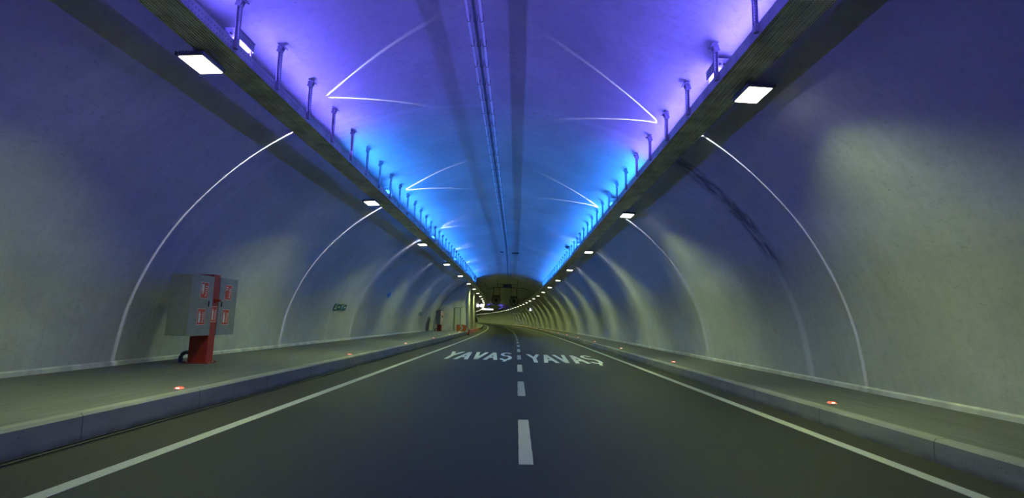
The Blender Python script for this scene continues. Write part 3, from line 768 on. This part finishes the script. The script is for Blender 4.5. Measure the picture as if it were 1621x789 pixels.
# ------------------------------------------------------------------ jet fans and the frame above them
def jet_fan(X, H, Y, label):
    t = thing('jet_fan', label, 'fan', path(Y, X, CAM_Z + H), heading(Y))
    R0 = 0.64
    bm = bmesh.new(); prof = [(0.66, -1.2), (0.60, -1.12), (0.60, 1.1), (0.66, 1.2), (0.53, 1.2), (0.52, 1.1), (0.52, -1.12), (0.55, -1.2)]
    n = 32; rings = [[bm.verts.new((r * math.cos(2 * PI * k / n), y, r * math.sin(2 * PI * k / n))) for r, y in prof] for k in range(n)]
    for k in range(n):
        for j in range(len(prof)):
            a, b = rings[k], rings[(k + 1) % n]; j2 = (j + 1) % len(prof)
            bm.faces.new((a[j], a[j2], b[j2], b[j]))
    auto(mesh_obj('casing', bm, M_fan, t), 40)
    bm = bmesh.new(); cyl(bm, (0, -0.75, 0), (0, 0.3, 0), 0.17, n=20); bmesh.ops.create_uvsphere(bm, u_segments=16, v_segments=8, radius=0.17, matrix=Matrix.Translation((0, -0.75, 0)))
    auto(mesh_obj('hub', bm, M_dark, t), 50)
    for k in range(9):
        bm = bmesh.new(); a = 2 * PI * k / 9
        rot = Matrix.Rotation(a, 3, 'Y') @ Matrix.Rotation(0.6, 3, 'Z')
        c = Matrix.Rotation(a, 3, 'Y') @ Vector((0, -0.6, 0.335)); box(bm, c, (0.15, 0.02, 0.36), rot, .004)
        mesh_obj('blade', bm, M_fan, t)
    for dy in (-0.8, 0.8):
        bm = bmesh.new(); z1 = ceil_z(X) - CAM_Z - H
        for dx in (-0.42, 0.42): cyl(bm, (dx, dy, 0.42), (dx * 0.9, dy, z1 + (0.0 if abs(X + dx - AX) < 1.6 else -0.1)), 0.03, n=8)
        box(bm, (0, dy, 0.66), (1.1, 0.07, 0.06)); mesh_obj('suspension', bm, M_dark, t)
    return t
M_fan = simple('fan_steel', (0.13, 0.13, 0.12), 0.45, 0.3)
jet_fan(-2.12, 2.83, 72, 'left one of two dark round jet fans under the far ceiling')
jet_fan(0.35, 2.76, 72, 'right one of two dark round jet fans under the far ceiling')
t = thing('conduit_gantry', 'dark steel frame of conduits hung across the ceiling in front of the jet fans', 'frame', path(60, -0.75, 0), heading(60))
zt = CAM_Z + 4.28
bm = bmesh.new(); tube(bm, [(-1.15, 0, zt), (1.25, 0, zt)], 0.025, 6)
for dx in (-1.15, 1.25): tube(bm, [(dx, 0, ceil_z(-0.75 + dx) + 0.02), (dx, 0, zt - 0.42)], 0.03, 6)
mesh_obj('hanging_frame', bm, M_dark, t)
bm = bmesh.new(); tube(bm, [(-2.7, 0, ceil_z(-3.45) - .02), (-2.3, 0, zt - 0.62), (-1.5, 0, zt - 0.42), (1.9, 0, zt - 0.42), (2.3, 0, zt - .62), (2.9, 0, ceil_z(2.15) - 0.9)], 0.03, 6)
mesh_obj('conduit', bm, M_dark, t)
bm = bmesh.new(); box(bm, (0.05, 0, zt - 0.2), (1.0, 0.35, 0.36), None, 0.01); tube(bm, [(0.05, 0, zt - .38), (-0.1, 2, zt - .7), (-0.3, 5, zt - .85)], 0.03, 6)
mesh_obj('junction_box', bm, M_dark, t)

# ------------------------------------------------------------------ far signs, camera, wall signal
def lit_sign(Y, X, H, w_, h_, rects, label):
    t = thing('lit_sign', label, 'sign', path(Y, X, CAM_Z + H), heading(Y))
    bm = bmesh.new(); box(bm, (0, 0, 0), (w_, 0.22, h_), None, 0.02); mesh_obj('case', bm, M_dark, t)
    bm = bmesh.new()
    for x0, x1, z0, z1 in rects: box(bm, ((x0 + x1) / 2 * w_, -0.115, (z0 + z1) / 2 * h_), ((x1 - x0) * w_, 0.01, (z1 - z0) * h_))
    mesh_obj('lit_face', bm, M_vms, t)
    bm = bmesh.new()
    for dx in (-w_ * .2, w_ * .2): cyl(bm, (dx, 0, h_ / 2), (dx, 0, ceil_z(X + dx) - CAM_Z - H), 0.03, n=6)
    mesh_obj('drop_rod', bm, M_dark, t)
lit_sign(100, -5.15, 2.85, 1.35, 0.75, [(-0.45, -0.12, -0.38, 0.38), (-0.02, 0.10, -0.2, 0.2), (0.12, 0.45, -0.4, 0.4)], 'far lit sign with white symbols hanging at the left of the far ceiling')
lit_sign(140, -3.1, 3.05, 3.2, 0.5, [(-0.48, 0.48, -0.35, 0.35)], 'long bright white lit panel hanging across the far left bend')
for k, xx in enumerate((-2.4, 1.2)):
    led_bar(xx, CAM_Z + 3.7, 143, 160, M_led_far, 'far violet light bar under the ceiling near the lit signs, %s of two' % ('left' if k == 0 else 'right'), 'far violet light bars', LED_VIOLET, 0, 0.12)
t = thing('surveillance_camera', 'round camera on a short arm above the right cable tray', 'camera', path(26.8, TR[0] - 0.03, ZTR + 0.16))
bm = bmesh.new(); cyl(bm, (0, 0, -0.1), (0, 0, 0.42), 0.022, n=8); cyl(bm, (0, 0, 0.40), (-0.12, 0, 0.44), 0.02, n=8); mesh_obj('arm', bm, M_galv, t)
bm = bmesh.new(); bmesh.ops.create_uvsphere(bm, u_segments=20, v_segments=12, radius=0.13, matrix=Matrix.Translation((-0.14, 0, 0.44))); auto(mesh_obj('dome', bm, M_black, t), 60)
bm = bmesh.new(); cyl(bm, (-0.14, 0, 0.45), (-0.14, 0, 0.58), 0.16, 0.13, 20); auto(mesh_obj('hood', bm, M_boxpl, t), 40)
z_ = CAM_Z + 2.25; t = thing('wall_signal', 'small lit white signal on the far right wall below the lamps', 'signal', path(98, AX + wall_d(z_) - 0.35, z_), heading(98))
bm = bmesh.new(); box(bm, (0, 0, 0), (0.50, 0.20, 0.62), None, 0.02); box(bm, (0.22, 0.05, 0.0), (0.5, 0.06, 0.08)); mesh_obj('case', bm, M_dark, t)
bm = bmesh.new(); cyl(bm, (0, -0.10, -0.06), (0, -0.13, -0.06), 0.21, n=16); cyl(bm, (-.05, -0.10, 0.24), (-.05, -0.13, 0.24), 0.07, n=12); mesh_obj('lens', bm, M_sigw, t)
